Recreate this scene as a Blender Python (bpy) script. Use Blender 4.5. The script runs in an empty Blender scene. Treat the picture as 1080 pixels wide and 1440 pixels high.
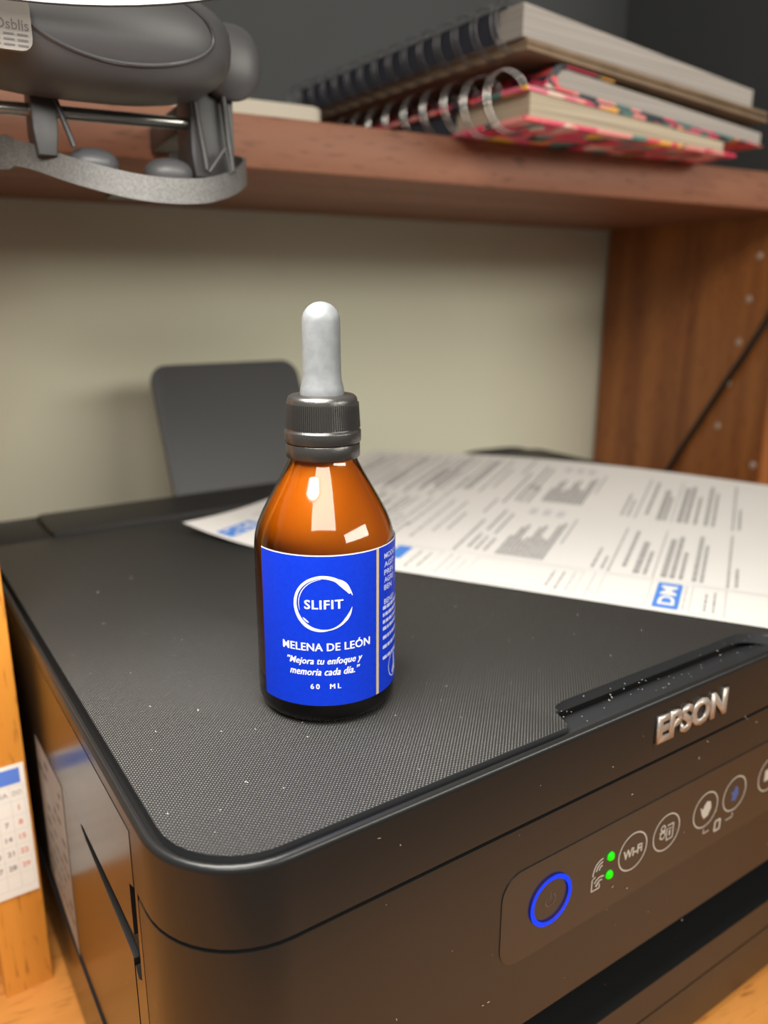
import bpy, bmesh, math, random
from mathutils import Vector, Matrix
random.seed(7)
S = 0.001                      # all modelling below is in millimetres
DESK = 0.75                    # height of the desk top above the floor
CAMH = 257.0                   # camera height above the desk top (mm)
R = math.radians
def WZ(z): return DESK * 1000 + CAMH + z      # z given relative to the camera height
def P3(t, n, z): return Vector((t, n, WZ(z))) * S

# ------------------------------------------------------------------ camera
cd = bpy.data.cameras.new('camera'); cam = bpy.data.objects.new('camera', cd)
bpy.context.scene.collection.objects.link(cam); bpy.context.scene.camera = cam
right = Vector((0.88376009, -0.46792437, 0.00385826))
down = Vector((-0.12016952, -0.2349152, -0.96455904))
fwd = Vector((0.45224704, 0.85197514, -0.26383893))
m = Matrix((right, -down, -fwd)).transposed().to_4x4(); m.translation = P3(0, 0, 0)
cam.matrix_world = m
cd.sensor_fit = 'VERTICAL'; cd.sensor_height = 36; cd.sensor_width = 27; cd.lens = 27.75
cd.clip_start = 0.01; cd.clip_end = 20
cd.dof.use_dof = True; cd.dof.focus_distance = 0.196; cd.dof.aperture_fstop = 10.0

# ------------------------------------------------------------------ world and added fill lights
sc = bpy.context.scene
sc.view_settings.view_transform = 'Standard'; sc.view_settings.look = 'None'
sc.view_settings.gamma = 1; sc.view_settings.use_curve_mapping = False
sc.view_settings.exposure = 0.0
w = bpy.data.worlds.new('world'); sc.world = w; w.use_nodes = True
w.node_tree.nodes['Background'].inputs[0].default_value = (0.56, 0.54, 0.50, 1)
w.node_tree.nodes['Background'].inputs[1].default_value = 0.16
LAMP = 21.0                    # radiance of the desk lamp's diffuser
def area_light(name, size, size_y, energy, col, pos, aim):
    ld = bpy.data.lights.new(name, 'AREA'); ld.shape = 'RECTANGLE'; ld.size = size; ld.size_y = size_y
    ld.energy = energy; ld.color = col
    lo = bpy.data.objects.new(name, ld); sc.collection.objects.link(lo); lo.location = P3(*pos)
    lo.rotation_euler = (P3(*aim) - lo.location).to_track_quat('-Z', 'Y').to_euler()
area_light('highlight_fill', 0.66, 0.30, 6.8, (1.0, 0.94, 0.84), (-225, -460, 560), (80, 200, -80))  # added light behind the camera, makes the bar highlight on the bottle shoulder
area_light('front_fill', 0.90, 0.22, 8.5, (1.0, 0.95, 0.84), (700, -700, 318), (150, 300, -60))  # added low front light that brightens the wall below the shelf

# ------------------------------------------------------------------ materials
def node_mat(name):
    mt = bpy.data.materials.new(name); mt.use_nodes = True
    nt = mt.node_tree; return mt, nt, nt.nodes['Principled BSDF']
def mat(name, col, rough=0.5, metal=0.0, spec=0.5, bump=None, emit=None, coat=0.0, var=None):
    mt, nt, b = node_mat(name)
    b.inputs['Base Color'].default_value = (*col, 1); b.inputs['Roughness'].default_value = rough
    b.inputs['Metallic'].default_value = metal; b.inputs['Specular IOR Level'].default_value = spec
    b.inputs['Coat Weight'].default_value = coat
    tc = nt.nodes.new('ShaderNodeTexCoord')
    if emit:
        b.inputs['Emission Color'].default_value = (*emit[0], 1); b.inputs['Emission Strength'].default_value = emit[1]
    if var:                    # (scale, other colour)
        nz = nt.nodes.new('ShaderNodeTexNoise'); nz.inputs['Scale'].default_value = var[0]; nz.inputs['Detail'].default_value = 4
        nt.links.new(tc.outputs['Object'], nz.inputs['Vector'])
        mx = nt.nodes.new('ShaderNodeMixRGB'); mx.inputs[1].default_value = (*col, 1); mx.inputs[2].default_value = (*var[1], 1)
        cr = nt.nodes.new('ShaderNodeValToRGB'); cr.color_ramp.elements[0].position = .4; cr.color_ramp.elements[1].position = .62
        nt.links.new(nz.outputs['Fac'], cr.inputs[0]); nt.links.new(cr.outputs[0], mx.inputs[0])
        nt.links.new(mx.outputs[0], b.inputs['Base Color'])
    if bump:                   # (noise scale, strength, distance)
        nz = nt.nodes.new('ShaderNodeTexNoise'); nz.inputs['Scale'].default_value = bump[0]
        nt.links.new(tc.outputs['Object'], nz.inputs['Vector'])
        bp = nt.nodes.new('ShaderNodeBump'); bp.inputs['Strength'].default_value = bump[1]; bp.inputs['Distance'].default_value = bump[2]
        nt.links.new(nz.outputs['Fac'], bp.inputs['Height']); nt.links.new(bp.outputs[0], b.inputs['Normal'])
    return mt
def wood(name, dark, light, axis='X', rough=0.38):
    mt, nt, b = node_mat(name); N = nt.nodes; L = nt.links
    tc = N.new('ShaderNodeTexCoord'); mp = N.new('ShaderNodeMapping')
    sc_ = {'X': (1.5, 22, 22), 'Y': (22, 1.5, 22), 'Z': (22, 22, 1.5)}[axis]
    mp.inputs['Scale'].default_value = sc_; L.new(tc.outputs['Object'], mp.inputs[0])
    n1 = N.new('ShaderNodeTexNoise'); n1.inputs['Scale'].default_value = 2.2; n1.inputs['Detail'].default_value = 8
    n1.inputs['Distortion'].default_value = .6; L.new(mp.outputs[0], n1.inputs['Vector'])
    cr = N.new('ShaderNodeValToRGB'); cr.color_ramp.elements[0].color = (*dark, 1); cr.color_ramp.elements[1].color = (*light, 1)
    cr.color_ramp.elements[0].position = .33; cr.color_ramp.elements[1].position = .66; L.new(n1.outputs['Fac'], cr.inputs[0])
    mp2 = N.new('ShaderNodeMapping'); mp2.inputs['Scale'].default_value = tuple(q * 12 if q > 2 else q * 26 for q in sc_)
    L.new(tc.outputs['Object'], mp2.inputs[0])
    n2 = N.new('ShaderNodeTexNoise'); n2.inputs['Scale'].default_value = 2.0; n2.inputs['Detail'].default_value = 2; L.new(mp2.outputs[0], n2.inputs['Vector'])
    c2 = N.new('ShaderNodeValToRGB'); c2.color_ramp.elements[0].position = .28; c2.color_ramp.elements[1].position = .42
    c2.color_ramp.elements[0].color = (.55, .48, .42, 1); c2.color_ramp.elements[1].color = (1, 1, 1, 1); L.new(n2.outputs['Fac'], c2.inputs[0])
    mx = N.new('ShaderNodeMixRGB'); mx.blend_type = 'MULTIPLY'; mx.inputs[0].default_value = 1
    L.new(cr.outputs[0], mx.inputs[1]); L.new(c2.outputs[0], mx.inputs[2]); L.new(mx.outputs[0], b.inputs['Base Color'])
    b.inputs['Roughness'].default_value = rough
    bp = N.new('ShaderNodeBump'); bp.inputs['Strength'].default_value = .15; bp.inputs['Distance'].default_value = .0004
    L.new(n2.outputs['Fac'], bp.inputs['Height']); L.new(bp.outputs[0], b.inputs['Normal'])
    return mt
def weave(name):               # fine embossed dots of the scanner lid
    mt, nt, b = node_mat(name); N = nt.nodes; L = nt.links
    tc = N.new('ShaderNodeTexCoord'); mp = N.new('ShaderNodeMapping'); mp.inputs['Rotation'].default_value = (0, 0, R(45))
    mp.inputs['Scale'].default_value = (1300, 1300, 0); L.new(tc.outputs['Object'], mp.inputs[0])
    vo = N.new('ShaderNodeTexVoronoi'); vo.inputs['Randomness'].default_value = 0.0; vo.inputs['Scale'].default_value = 1.0
    L.new(mp.outputs[0], vo.inputs['Vector'])
    mr = N.new('ShaderNodeMapRange'); mr.inputs[1].default_value = .12; mr.inputs[2].default_value = .6; mr.inputs[3].default_value = 1; mr.inputs[4].default_value = 0
    L.new(vo.outputs['Distance'], mr.inputs[0])
    bp = N.new('ShaderNodeBump'); bp.inputs['Strength'].default_value = .95; bp.inputs['Distance'].default_value = .00028
    L.new(mr.outputs[0], bp.inputs['Height']); L.new(bp.outputs[0], b.inputs['Normal'])
    b.inputs['Base Color'].default_value = (.030, .030, .0295, 1); b.inputs['Roughness'].default_value = .30
    return mt
def floral(name):
    mt, nt, b = node_mat(name); N = nt.nodes; L = nt.links
    tc = N.new('ShaderNodeTexCoord'); mp = N.new('ShaderNodeMapping'); mp.inputs['Scale'].default_value = (90, 90, 160)
    L.new(tc.outputs['Object'], mp.inputs[0])
    nz = N.new('ShaderNodeTexNoise'); nz.inputs['Scale'].default_value = .8; L.new(mp.outputs[0], nz.inputs['Vector'])
    ad = N.new('ShaderNodeVectorMath'); ad.operation = 'ADD'; L.new(mp.outputs[0], ad.inputs[0]); L.new(nz.outputs['Color'], ad.inputs[1])
    vo = N.new('ShaderNodeTexVoronoi'); vo.inputs['Scale'].default_value = 1.0; L.new(ad.outputs[0], vo.inputs['Vector'])
    sp = N.new('ShaderNodeSeparateColor'); L.new(vo.outputs['Color'], sp.inputs[0])
    cr = N.new('ShaderNodeValToRGB'); cr.color_ramp.interpolation = 'CONSTANT'
    cols = [(0, (.75, .05, .12)), (.24, (.03, .04, .05)), (.38, (.85, .30, .28)), (.52, (.80, .09, .10)), (.64, (.10, .22, .20)), (.74, (.90, .45, .08)), (.83, (.82, .55, .45)), (.92, (.75, .14, .22))]
    e = cr.color_ramp.elements; e[0].position = 0; e[0].color = (*cols[0][1], 1); e[1].position = cols[1][0]; e[1].color = (*cols[1][1], 1)
    for p_, c_ in cols[2:]:
        k = e.new(p_); k.color = (*c_, 1)
    L.new(sp.outputs[0], cr.inputs[0]); L.new(cr.outputs[0], b.inputs['Base Color']); b.inputs['Roughness'].default_value = .4
    return mt
def pages_mat(name, c1, c2):
    mt, nt, b = node_mat(name); N = nt.nodes; L = nt.links
    tc = N.new('ShaderNodeTexCoord'); mp = N.new('ShaderNodeMapping'); mp.inputs['Scale'].default_value = (6, 6, 1400)
    L.new(tc.outputs['Object'], mp.inputs[0])
    nz = N.new('ShaderNodeTexNoise'); nz.inputs['Scale'].default_value = 1; nz.inputs['Detail'].default_value = 3; L.new(mp.outputs[0], nz.inputs['Vector'])
    cr = N.new('ShaderNodeValToRGB'); cr.color_ramp.elements[0].position = .36; cr.color_ramp.elements[1].position = .6
    cr.color_ramp.elements[0].color = (*c1, 1); cr.color_ramp.elements[1].color = (*c2, 1)
    L.new(nz.outputs['Fac'], cr.inputs[0]); L.new(cr.outputs[0], b.inputs['Base Color']); b.inputs['Roughness'].default_value = .8
    bp = N.new('ShaderNodeBump'); bp.inputs['Strength'].default_value = .5; bp.inputs['Distance'].default_value = .0003
    L.new(nz.outputs['Fac'], bp.inputs['Height']); L.new(bp.outputs[0], b.inputs['Normal'])
    return mt
def glass_mat(name, tint, rough=.04, ior=1.6):
    mt = bpy.data.materials.new(name); mt.use_nodes = True; nt = mt.node_tree; N = nt.nodes; L = nt.links
    N.remove(N['Principled BSDF']); out = N['Material Output']
    tr = N.new('ShaderNodeBsdfTransparent'); tr.inputs[0].default_value = (*tint, 1)
    gl = N.new('ShaderNodeBsdfGlossy'); gl.inputs['Roughness'].default_value = rough
    fr = N.new('ShaderNodeFresnel'); fr.inputs[0].default_value = ior
    mx = N.new('ShaderNodeMixShader'); L.new(fr.outputs[0], mx.inputs[0]); L.new(tr.outputs[0], mx.inputs[1]); L.new(gl.outputs[0], mx.inputs[2])
    L.new(mx.outputs[0], out.inputs[0]); return mt
M = {}
M['wood_shelf'] = wood('wood_shelf', (.20, .075, .038), (.29, .115, .060), 'X', .55)
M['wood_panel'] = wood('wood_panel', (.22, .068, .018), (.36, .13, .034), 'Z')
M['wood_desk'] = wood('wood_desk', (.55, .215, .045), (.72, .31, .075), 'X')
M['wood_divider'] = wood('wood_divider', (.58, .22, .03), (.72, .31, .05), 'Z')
M['wall'] = mat('wall', (.60, .60, .475), .9, var=(6, (.63, .63, .505)), bump=(300, .1, .0005))
M['dark_back'] = mat('dark_back', (.055, .059, .062), .8, var=(5, (.062, .066, .07)))
M['floor'] = wood('floor', (.16, .10, .06), (.26, .17, .10), 'Y')
M['shell'] = mat('shell', (.013, .0135, .0140), .30, spec=.40, bump=(2600, .03, .0001))
M['shell_side'] = mat('shell_side', (.013, .012, .0115), .24, spec=.52, bump=(3000, .04, .0001))
M['rim'] = mat('rim', (.03, .032, .035), .33, spec=.6)
M['plate'] = weave('plate')
M['smooth_black'] = mat('smooth_black', (.022, .022, .022), .45, bump=(3500, .12, .0001))
M['gap'] = mat('gap', (.003, .003, .003), .6, spec=.2)
M['dark_glossy'] = mat('dark_glossy', (.006, .006, .006), .15)
M['control'] = mat('control', (.019, .018, .017), .27, spec=.48)
M['mark'] = mat('mark', (.50, .48, .44), .5)
M['mark_blue'] = mat('mark_blue', (.05, .10, .30), .5)
M['emblem'] = mat('emblem', (.50, .45, .41), .35, metal=.5)
M['led_green'] = mat('led_green', (.01, .2, .0), .5, spec=.2, emit=((.0, .85, .0), .85))
M['led_blue'] = mat('led_blue', (.0, .02, .3), .4, spec=.25, emit=((.0, .05, 1.0), .9))
M['support'] = mat('support', (.048, .050, .052), .5, bump=(1500, .1, .0002))
M['dust'] = mat('dust', (.62, .58, .52), .9)
M['sticker'] = mat('sticker', (.34, .31, .28), .6, var=(25, (.26, .24, .22)))
M['sticker_print'] = mat('sticker_print', (.08, .07, .065), .6)
M['amber'] = glass_mat('amber', (.98, .68, .20), .05, 1.75)
M['label_blue'] = mat('label_blue', (.0015, .030, .52), .5, spec=.25, var=(900, (.002, .034, .56)))
M['label_white'] = mat('label_white', (.85, .85, .84), .6)
M['label_ink'] = mat('label_ink', (.90, .92, .95), .5)
M['label_dim'] = mat('label_dim', (.50, .56, .85), .5)
M['gold'] = mat('gold', (.72, .56, .24), .35, metal=.2)
M['cap'] = mat('cap', (.024, .023, .022), .29, spec=.9, bump=(1800, .35, .00015))
M['rubber'] = mat('rubber', (.155, .165, .173), .42, bump=(1400, .2, .0001), var=(500, (.135, .145, .153)))
M['rubber'].node_tree.nodes['Principled BSDF'].inputs['Subsurface Weight'].default_value = .0
M['rubber'].node_tree.nodes['Principled BSDF'].inputs['Subsurface Radius'].default_value = (.002, .002, .002)
M['syrup'] = mat('syrup', (.50, .225, .028), .5)
M['paper'] = mat('paper', (.78, .765, .74), .8, var=(8, (.74, .73, .71)))
M['paper_print'] = mat('paper_print', (.36, .35, .345), .8)
M['paper_pale'] = mat('paper_pale', (.60, .58, .60), .8)
M['print_blue'] = mat('print_blue', (.07, .24, .72), .6)
M['cal_paper'] = mat('cal_paper', (.82, .81, .77), .6)
M['cal_blue'] = mat('cal_blue', (.10, .22, .72), .6)
M['cal_line'] = mat('cal_line', (.60, .62, .60), .7)
M['cal_red'] = mat('cal_red', (.70, .22, .18), .7)
M['cal_ink'] = mat('cal_ink', (.25, .24, .24), .7)
M['floral'] = floral('floral')
M['cream_pages'] = pages_mat('cream_pages', (.36, .29, .21), (.58, .50, .38))
M['grey_pages'] = pages_mat('grey_pages', (.30, .27, .25), (.44, .41, .38))
M['card'] = mat('card', (.26, .18, .115), .8, var=(60, (.21, .145, .09)))
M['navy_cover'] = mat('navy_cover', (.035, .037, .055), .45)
M['wire'] = mat('wire', (.62, .60, .58), .22, metal=1)
M['wire_dull'] = mat('wire_dull', (.16, .155, .16), .35, metal=.8)
M['pad'] = mat('pad', (.55, .50, .42), .7)
M['black_plastic'] = mat('black_plastic', (.050, .050, .052), .42, bump=(900, .12, .0002))
M['lamp_grey'] = mat('lamp_grey', (.085, .085, .09), .42, bump=(700, .10, .0002))
M['band'] = mat('band', (.105, .103, .10), .5, metal=.1, var=(1500, (.16, .157, .15)), bump=(1200, .3, .0002))
M['chrome'] = mat('chrome', (.62, .62, .60), .25, metal=1)
M['diffuser'] = mat('diffuser', (.9, .9, .9), .5, emit=((1.0, .965, .90), LAMP))
M['cable'] = mat('cable', (.012, .011, .011), .4)
M['plug'] = mat('plug', (.50, .40, .33), .6)

# ------------------------------------------------------------------ mesh helpers (mm in, metres out)
COL = sc.collection
def finish(bm, name, material, parent=None, smooth=35, loc=None):
    bmesh.ops.recalc_face_normals(bm, faces=bm.faces[:])
    bmesh.ops.scale(bm, vec=(S, S, S), verts=bm.verts[:])
    me = bpy.data.meshes.new(name); bm.to_mesh(me); bm.free()
    for m_ in (material if isinstance(material, (list, tuple)) else [material]): me.materials.append(m_)
    if smooth:
        me.polygons.foreach_set('use_smooth', [True] * len(me.polygons)); me.set_sharp_from_angle(angle=R(smooth))
    o = bpy.data.objects.new(name, me); COL.objects.link(o)
    if parent: o.parent = parent
    if loc is not None: o.location = loc
    return o
def empty(name, label=None, cat=None, loc=(0, 0, 0), rz=0, group=None):
    o = bpy.data.objects.new(name, None); COL.objects.link(o); o.empty_display_size = .01
    o.location = loc; o.rotation_euler = (0, 0, rz)
    if label: tag(o, label, cat, group)
    return o
def tag(o, label, cat, group=None):
    o['label'] = label; o['category'] = cat
    if group: o['group'] = group
    return o
def box(bm, x0, x1, y0, y1, z0, z1, bev=0, seg=2):
    vs = [bm.verts.new(c) for c in ((x0, y0, z0), (x1, y0, z0), (x1, y1, z0), (x0, y1, z0), (x0, y0, z1), (x1, y0, z1), (x1, y1, z1), (x0, y1, z1))]
    fs = [bm.faces.new([vs[i] for i in f]) for f in ((0, 3, 2, 1), (4, 5, 6, 7), (0, 1, 5, 4), (1, 2, 6, 5), (2, 3, 7, 6), (3, 0, 4, 7))]
    if bev:
        es = list({e for f in fs for e in f.edges})
        bmesh.ops.bevel(bm, geom=es, offset=bev, segments=seg, profile=.5, affect='EDGES')
    return bm
def BM(): return bmesh.new()
def prism(bm, pts, z0, z1, axis='Z', bev_top=0, bev_bot=0, seg=3):
    """polygon pts (2-D) extruded along an axis; optional bevel of the end loops"""
    def mk(p, h):
        return {'Z': (p[0], p[1], h), 'Y': (p[0], h, p[1]), 'X': (h, p[0], p[1])}[axis]
    lo_ = [bm.verts.new(mk(p, z0)) for p in pts]; hi_ = [bm.verts.new(mk(p, z1)) for p in pts]
    n = len(pts)
    fb = bm.faces.new(lo_[::-1]); ft = bm.faces.new(hi_)
    for i in range(n): bm.faces.new((lo_[i], lo_[(i + 1) % n], hi_[(i + 1) % n], hi_[i]))
    if bev_top: bmesh.ops.bevel(bm, geom=list(ft.edges), offset=bev_top, segments=seg, profile=.5, affect='EDGES')
    if bev_bot: bmesh.ops.bevel(bm, geom=list(fb.edges), offset=bev_bot, segments=seg, profile=.5, affect='EDGES')
    return bm
def rrect(x0, x1, y0, y1, r, n=8):
    """rounded rectangle; r = radius or (bl, br, tr, tl)"""
    if not isinstance(r, (tuple, list)): r = (r,) * 4
    out = []
    for (cx, cy, a0, rr) in ((x0 + r[0], y0 + r[0], 180, r[0]), (x1 - r[1], y0 + r[1], 270, r[1]), (x1 - r[2], y1 - r[2], 0, r[2]), (x0 + r[3], y1 - r[3], 90, r[3])):
        if rr <= 0: out.append((cx, cy)); continue
        for k in range(n + 1):
            a = R(a0 + 90 * k / n); out.append((cx + rr * math.cos(a), cy + rr * math.sin(a)))
    return out
def lathe(bm, prof, n=64, cx=0, cy=0, a0=0, a1=360):
    full = abs(a1 - a0) >= 360; rows = []
    for (r, z) in prof:
        if r < 1e-6: rows.append([bm.verts.new((cx, cy, z))]); continue
        k = n if full else n + 1
        rows.append([bm.verts.new((cx + r * math.cos(R(a0 + (a1 - a0) * i / n)), cy + r * math.sin(R(a0 + (a1 - a0) * i / n)), z)) for i in range(k)])
    for a, b in zip(rows, rows[1:]):
        m_ = max(len(a), len(b)); rng = range(n)
        for i in rng:
            j = (i + 1) % m_ if full else i + 1
            if len(a) == 1: bm.faces.new((a[0], b[j], b[i]))
            elif len(b) == 1: bm.faces.new((a[i], a[j], b[0]))
            else: bm.faces.new((a[i], a[j], b[j], b[i]))
    return bm
def tube(bm, pts, r, n=8, closed=False, cap=True):
    pts = [Vector(p) for p in pts]; rings = []; N = len(pts); up = None
    for i, p in enumerate(pts):
        a = pts[(i - 1) % N] if (closed or i > 0) else p; b = pts[(i + 1) % N] if (closed or i < N - 1) else p
        d = (b - a).normalized()
        if up is None: up = d.orthogonal().normalized()
        else: up = (up - d * up.dot(d)).normalized()
        s = d.cross(up)
        rings.append([bm.verts.new(p + (up * math.cos(2 * math.pi * k / n) + s * math.sin(2 * math.pi * k / n)) * r) for k in range(n)])
    for i in range(N if closed else N - 1):
        A, B = rings[i], rings[(i + 1) % N]
        for k in range(n): bm.faces.new((A[k], A[(k + 1) % n], B[(k + 1) % n], B[k]))
    if cap and not closed: bm.faces.new(rings[0][::-1]); bm.faces.new(rings[-1])
    return bm
def smooth_path(pts, k=6):
    pts = [Vector(p) for p in pts]; out = []
    for i in range(len(pts) - 1):
        p0 = pts[max(i - 1, 0)]; p1 = pts[i]; p2 = pts[i + 1]; p3 = pts[min(i + 2, len(pts) - 1)]
        for j in range(k):
            t = j / k
            out.append(.5 * ((2 * p1) + (p2 - p0) * t + (2 * p0 - 5 * p1 + 4 * p2 - p3) * t * t + (3 * p1 - p0 - 3 * p2 + p3) * t ** 3))
    out.append(pts[-1]); return out
def sweep(bm, path, prof, closed=True):
    """sweep a profile (outward, up) round a 2-D path in the XY plane"""
    n = len(path); rows = []
    for i in range(n):
        a = Vector(path[i - 1]) if (closed or i) else Vector(path[i]); b = Vector(path[(i + 1) % n]) if (closed or i < n - 1) else Vector(path[i])
        d = (b - a).normalized(); nrm = Vector((d.y, -d.x))
        rows.append([bm.verts.new((path[i][0] + nrm.x * u, path[i][1] + nrm.y * u, v)) for u, v in prof])
    k = len(prof)
    for i in range(n if closed else n - 1):
        A, B = rows[i], rows[(i + 1) % n]
        for j in range(k): bm.faces.new((A[j], B[j], B[(j + 1) % k], A[(j + 1) % k]))
    return bm
def text_bm(s, width=None, height=None, bold=0.0, shear=0.0, spacing=1.0, align='CENTER'):
    """flat text as a bmesh in mm, centred at the origin, fitted to width x height"""
    cu = bpy.data.curves.new('txt', 'FONT'); cu.body = s; cu.size = 1; cu.offset = bold; cu.shear = shear
    cu.space_character = spacing; cu.resolution_u = 3; cu.fill_mode = 'FRONT'
    o = bpy.data.objects.new('txt', cu); COL.objects.link(o)
    bpy.context.view_layer.update()
    me = bpy.data.meshes.new_from_object(o.evaluated_get(bpy.context.evaluated_depsgraph_get()))
    bpy.data.objects.remove(o); bpy.data.curves.remove(cu)
    bm = BM(); bm.from_mesh(me); bpy.data.meshes.remove(me)
    xs = [v.co.x for v in bm.verts]; ys = [v.co.y for v in bm.verts]
    x0, x1, y0, y1 = min(xs), max(xs), min(ys), max(ys)
    sx = (width / (x1 - x0)) if width else None; sy = (height / (y1 - y0)) if height else None
    sx = sx or sy; sy = sy or sx
    for v in bm.verts: v.co = Vector(((v.co.x - (x0 + x1) / 2) * sx, (v.co.y - (y0 + y1) / 2) * sy, 0))
    return bm
def merge(dst, src, fn):
    mp = {}
    for v in src.verts: mp[v] = dst.verts.new(fn(v.co.x, v.co.y))
    for f in src.faces:
        try: dst.faces.new([mp[v] for v in f.verts])
        except ValueError: pass
    src.free()
def strip(bm, outer, inner, fn):
    """closed flat band between two loops of 2-D points mapped by fn"""
    A = [bm.verts.new(fn(*p)) for p in outer]; B = [bm.verts.new(fn(*p)) for p in inner]; n = len(A)
    for i in range(n): bm.faces.new((A[i], A[(i + 1) % n], B[(i + 1) % n], B[i]))
def ring2d(bm, cx, cy, r, wd, fn, n=48, a0=0, a1=360, ry=None):
    k = n + 1; ry = ry or r
    A = []; B = []
    for i in range(k):
        a = R(a0 + (a1 - a0) * i / n)
        A.append(bm.verts.new(fn(cx + r * math.cos(a), cy + ry * math.sin(a)))); B.append(bm.verts.new(fn(cx + (r - wd) * math.cos(a), cy + (ry - wd) * math.sin(a))))
    for i in range(n): bm.faces.new((A[i], A[i + 1], B[i + 1], B[i]))
def quad2d(bm, x0, x1, y0, y1, fn, nx=1):
    lo_ = [bm.verts.new(fn(x0 + (x1 - x0) * i / nx, y0)) for i in range(nx + 1)]
    hi_ = [bm.verts.new(fn(x0 + (x1 - x0) * i / nx, y1)) for i in range(nx + 1)]
    for i in range(nx): bm.faces.new((lo_[i], lo_[i + 1], hi_[i + 1], hi_[i]))
def line2d(bm, p, q, wd, fn):
    d = (Vector(q) - Vector(p)).normalized(); nn = Vector((-d.y, d.x)) * wd / 2
    vs = [Vector(p) + nn, Vector(p) - nn, Vector(q) - nn, Vector(q) + nn]
    bm.faces.new([bm.verts.new(fn(v.x, v.y)) for v in vs])

# ================================================================== THE SETTING
WALL = 552.0
o = finish(box(BM(), -1400, 1900, WALL, WALL + 80, 0, 2500), 'wall_back', M['wall'], smooth=0); o['kind'] = 'structure'
o = finish(box(BM(), -1400, 1900, -1600, WALL, -40, 0), 'floor', M['floor'], smooth=0); o['kind'] = 'structure'

# ================================================================== THE DESK WITH ITS HUTCH
D0 = DESK * 1000
desk = empty('desk', 'reddish wooden desk with a raised shelf hutch around the printer', 'desk', (0, 0, 0))
PT = 512.0
finish(box(BM(), -420, 1000, 10, 550, D0 - 24, D0, 1), 'desktop', M['wood_desk'], desk)
finish(box(BM(), -420, 1000, 367, 548, WZ(55.4), WZ(77.7), .8), 'shelf_board', M['wood_shelf'], desk)
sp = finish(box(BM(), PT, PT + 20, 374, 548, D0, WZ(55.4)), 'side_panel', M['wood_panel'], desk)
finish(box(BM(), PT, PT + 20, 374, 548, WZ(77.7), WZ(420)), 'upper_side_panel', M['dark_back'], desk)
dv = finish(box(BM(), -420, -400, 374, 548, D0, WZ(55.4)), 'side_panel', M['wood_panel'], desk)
finish(box(BM(), -420, 1000, 548, 551.5, WZ(70), WZ(420)), 'back_panel', M['dark_back'], desk)
for x in (-400, 980):
    finish(box(BM(), x - 20, x, 30, 540, 0, D0 - 24, 1), 'leg_panel', M['wood_panel'], desk)
# small divider board standing on the desk beside the printer
th = .104
def frame(x, y): return (x * math.cos(th) - y * math.sin(th), x * math.sin(th) + y * math.cos(th))
divider = tag(finish(prism(BM(), rrect(-17, 0, 0, 250, .8, 2), 0, 272, 'Z'), 'upright_board', M['wood_divider']),
    'narrow orange wooden upright board left of the printer, calendar taped to its edge', 'board')
divider.location = P3(3.7, 279.9, -256.9); divider.rotation_euler = (0, 0, th)
# shelf-pin plugs on the side panel
sc_ = PT / 482.0
for (n_, z_) in ((372.6, 27), (377, -1), (381, -30), (386, -59), (390.5, -90), (346, -113)):
    bm = lathe(BM(), [(0, 0), (2.4, 0), (2.4, .5), (1.9, .9), (0, .9)], 16)
    pl = finish(bm, 'pin_plug', M['plug'], sp); pl.rotation_euler = (0, R(-90), 0)
    k = 0
    pl.location = Vector((PT - .02, max(n_ * sc_, 380), WZ(z_ * sc_))) * S

# ================================================================== THE PRINTER  (local: u right, w back, h up)
PR = empty('printer', 'black desktop inkjet printer carrying the amber bottle and the printed sheet', 'printer',
           (24.3 * S, 128.2 * S, DESK), th)
Wd, Dp, H = 390.0, 303.0, 146.0
outl = rrect(0, Wd, 0, Dp, (24, 24, 10, 10), 12)
def front_notch(x0, x1, dep):
    """outline with the left side relieved for the side covers"""
    pts = rrect(0, Wd, 0, Dp, (24, 24, 10, 10), 12)
    k = 13                                   # after the front-left arc
    arc = pts[:13]                           # goes from (0,24) to (24,0)
    rest = pts[13:]
    out = list(arc)
    if x0 is not None: out += [(x0, 0), (x0 + 1.5, dep), (x1 - 1.5, dep), (x1, 0)]
    out += rest
    out += [(0, 295), (1.4, 295), (1.4, 33), (1.0, 31), (0, 30)]
    return out
# body pieces
finish(prism(BM(), front_notch(None, None, 0), 58.5, 124.9, bev_top=.6), 'upper_body', M['shell'], PR)
finish(prism(BM(), front_notch(46, 344, 70), 38, 58.5), 'tray_opening', M['gap'], PR)
finish(prism(BM(), front_notch(None, None, 0), 25.2, 38, bev_top=2.2), 'tray_front', M['shell'], PR)
finish(prism(BM(), front_notch(None, None, 0), 3.0, 24.4, bev_top=.6, bev_bot=1.2), 'lower_body', M['shell'], PR)
finish(prism(BM(), rrect(1.2, Wd - 1.2, 1.2, Dp - 1.2, (23, 23, 9, 9), 10), 24.2, 25.4), 'seam', M['gap'], PR)
finish(prism(BM(), rrect(1.5, Wd - 1.5, 1.5, Dp - 1.5, (23, 23, 9, 9), 10), 124.5, 126.4), 'lid_seam', M['gap'], PR)
for fx, fy in ((25, 22), (365, 22), (25, 285), (365, 285)):
    finish(lathe(BM(), [(0, 0), (8, 0), (8.5, 3.2), (0, 3.2)], 20, fx, fy), 'rubber_foot', M['gap'], PR)
# scanner lid
lid = finish(prism(BM(), outl, 126.0, 139.4, bev_bot=.5), 'scanner_lid', M['shell'], PR)
rim = BM(); sweep(rim, outl, [(0.02, 139.0), (0.02, 144.2), (0.02, 144.6), (-.18, 145.3), (-.6, 145.75), (-1.15, 145.9), (-1.7, 145.75), (-2.1, 145.3), (-2.3, 144.6), (-2.3, 139.0)])
finish(rim, 'lid_rim', M['shell'], lid, smooth=60)
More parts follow.
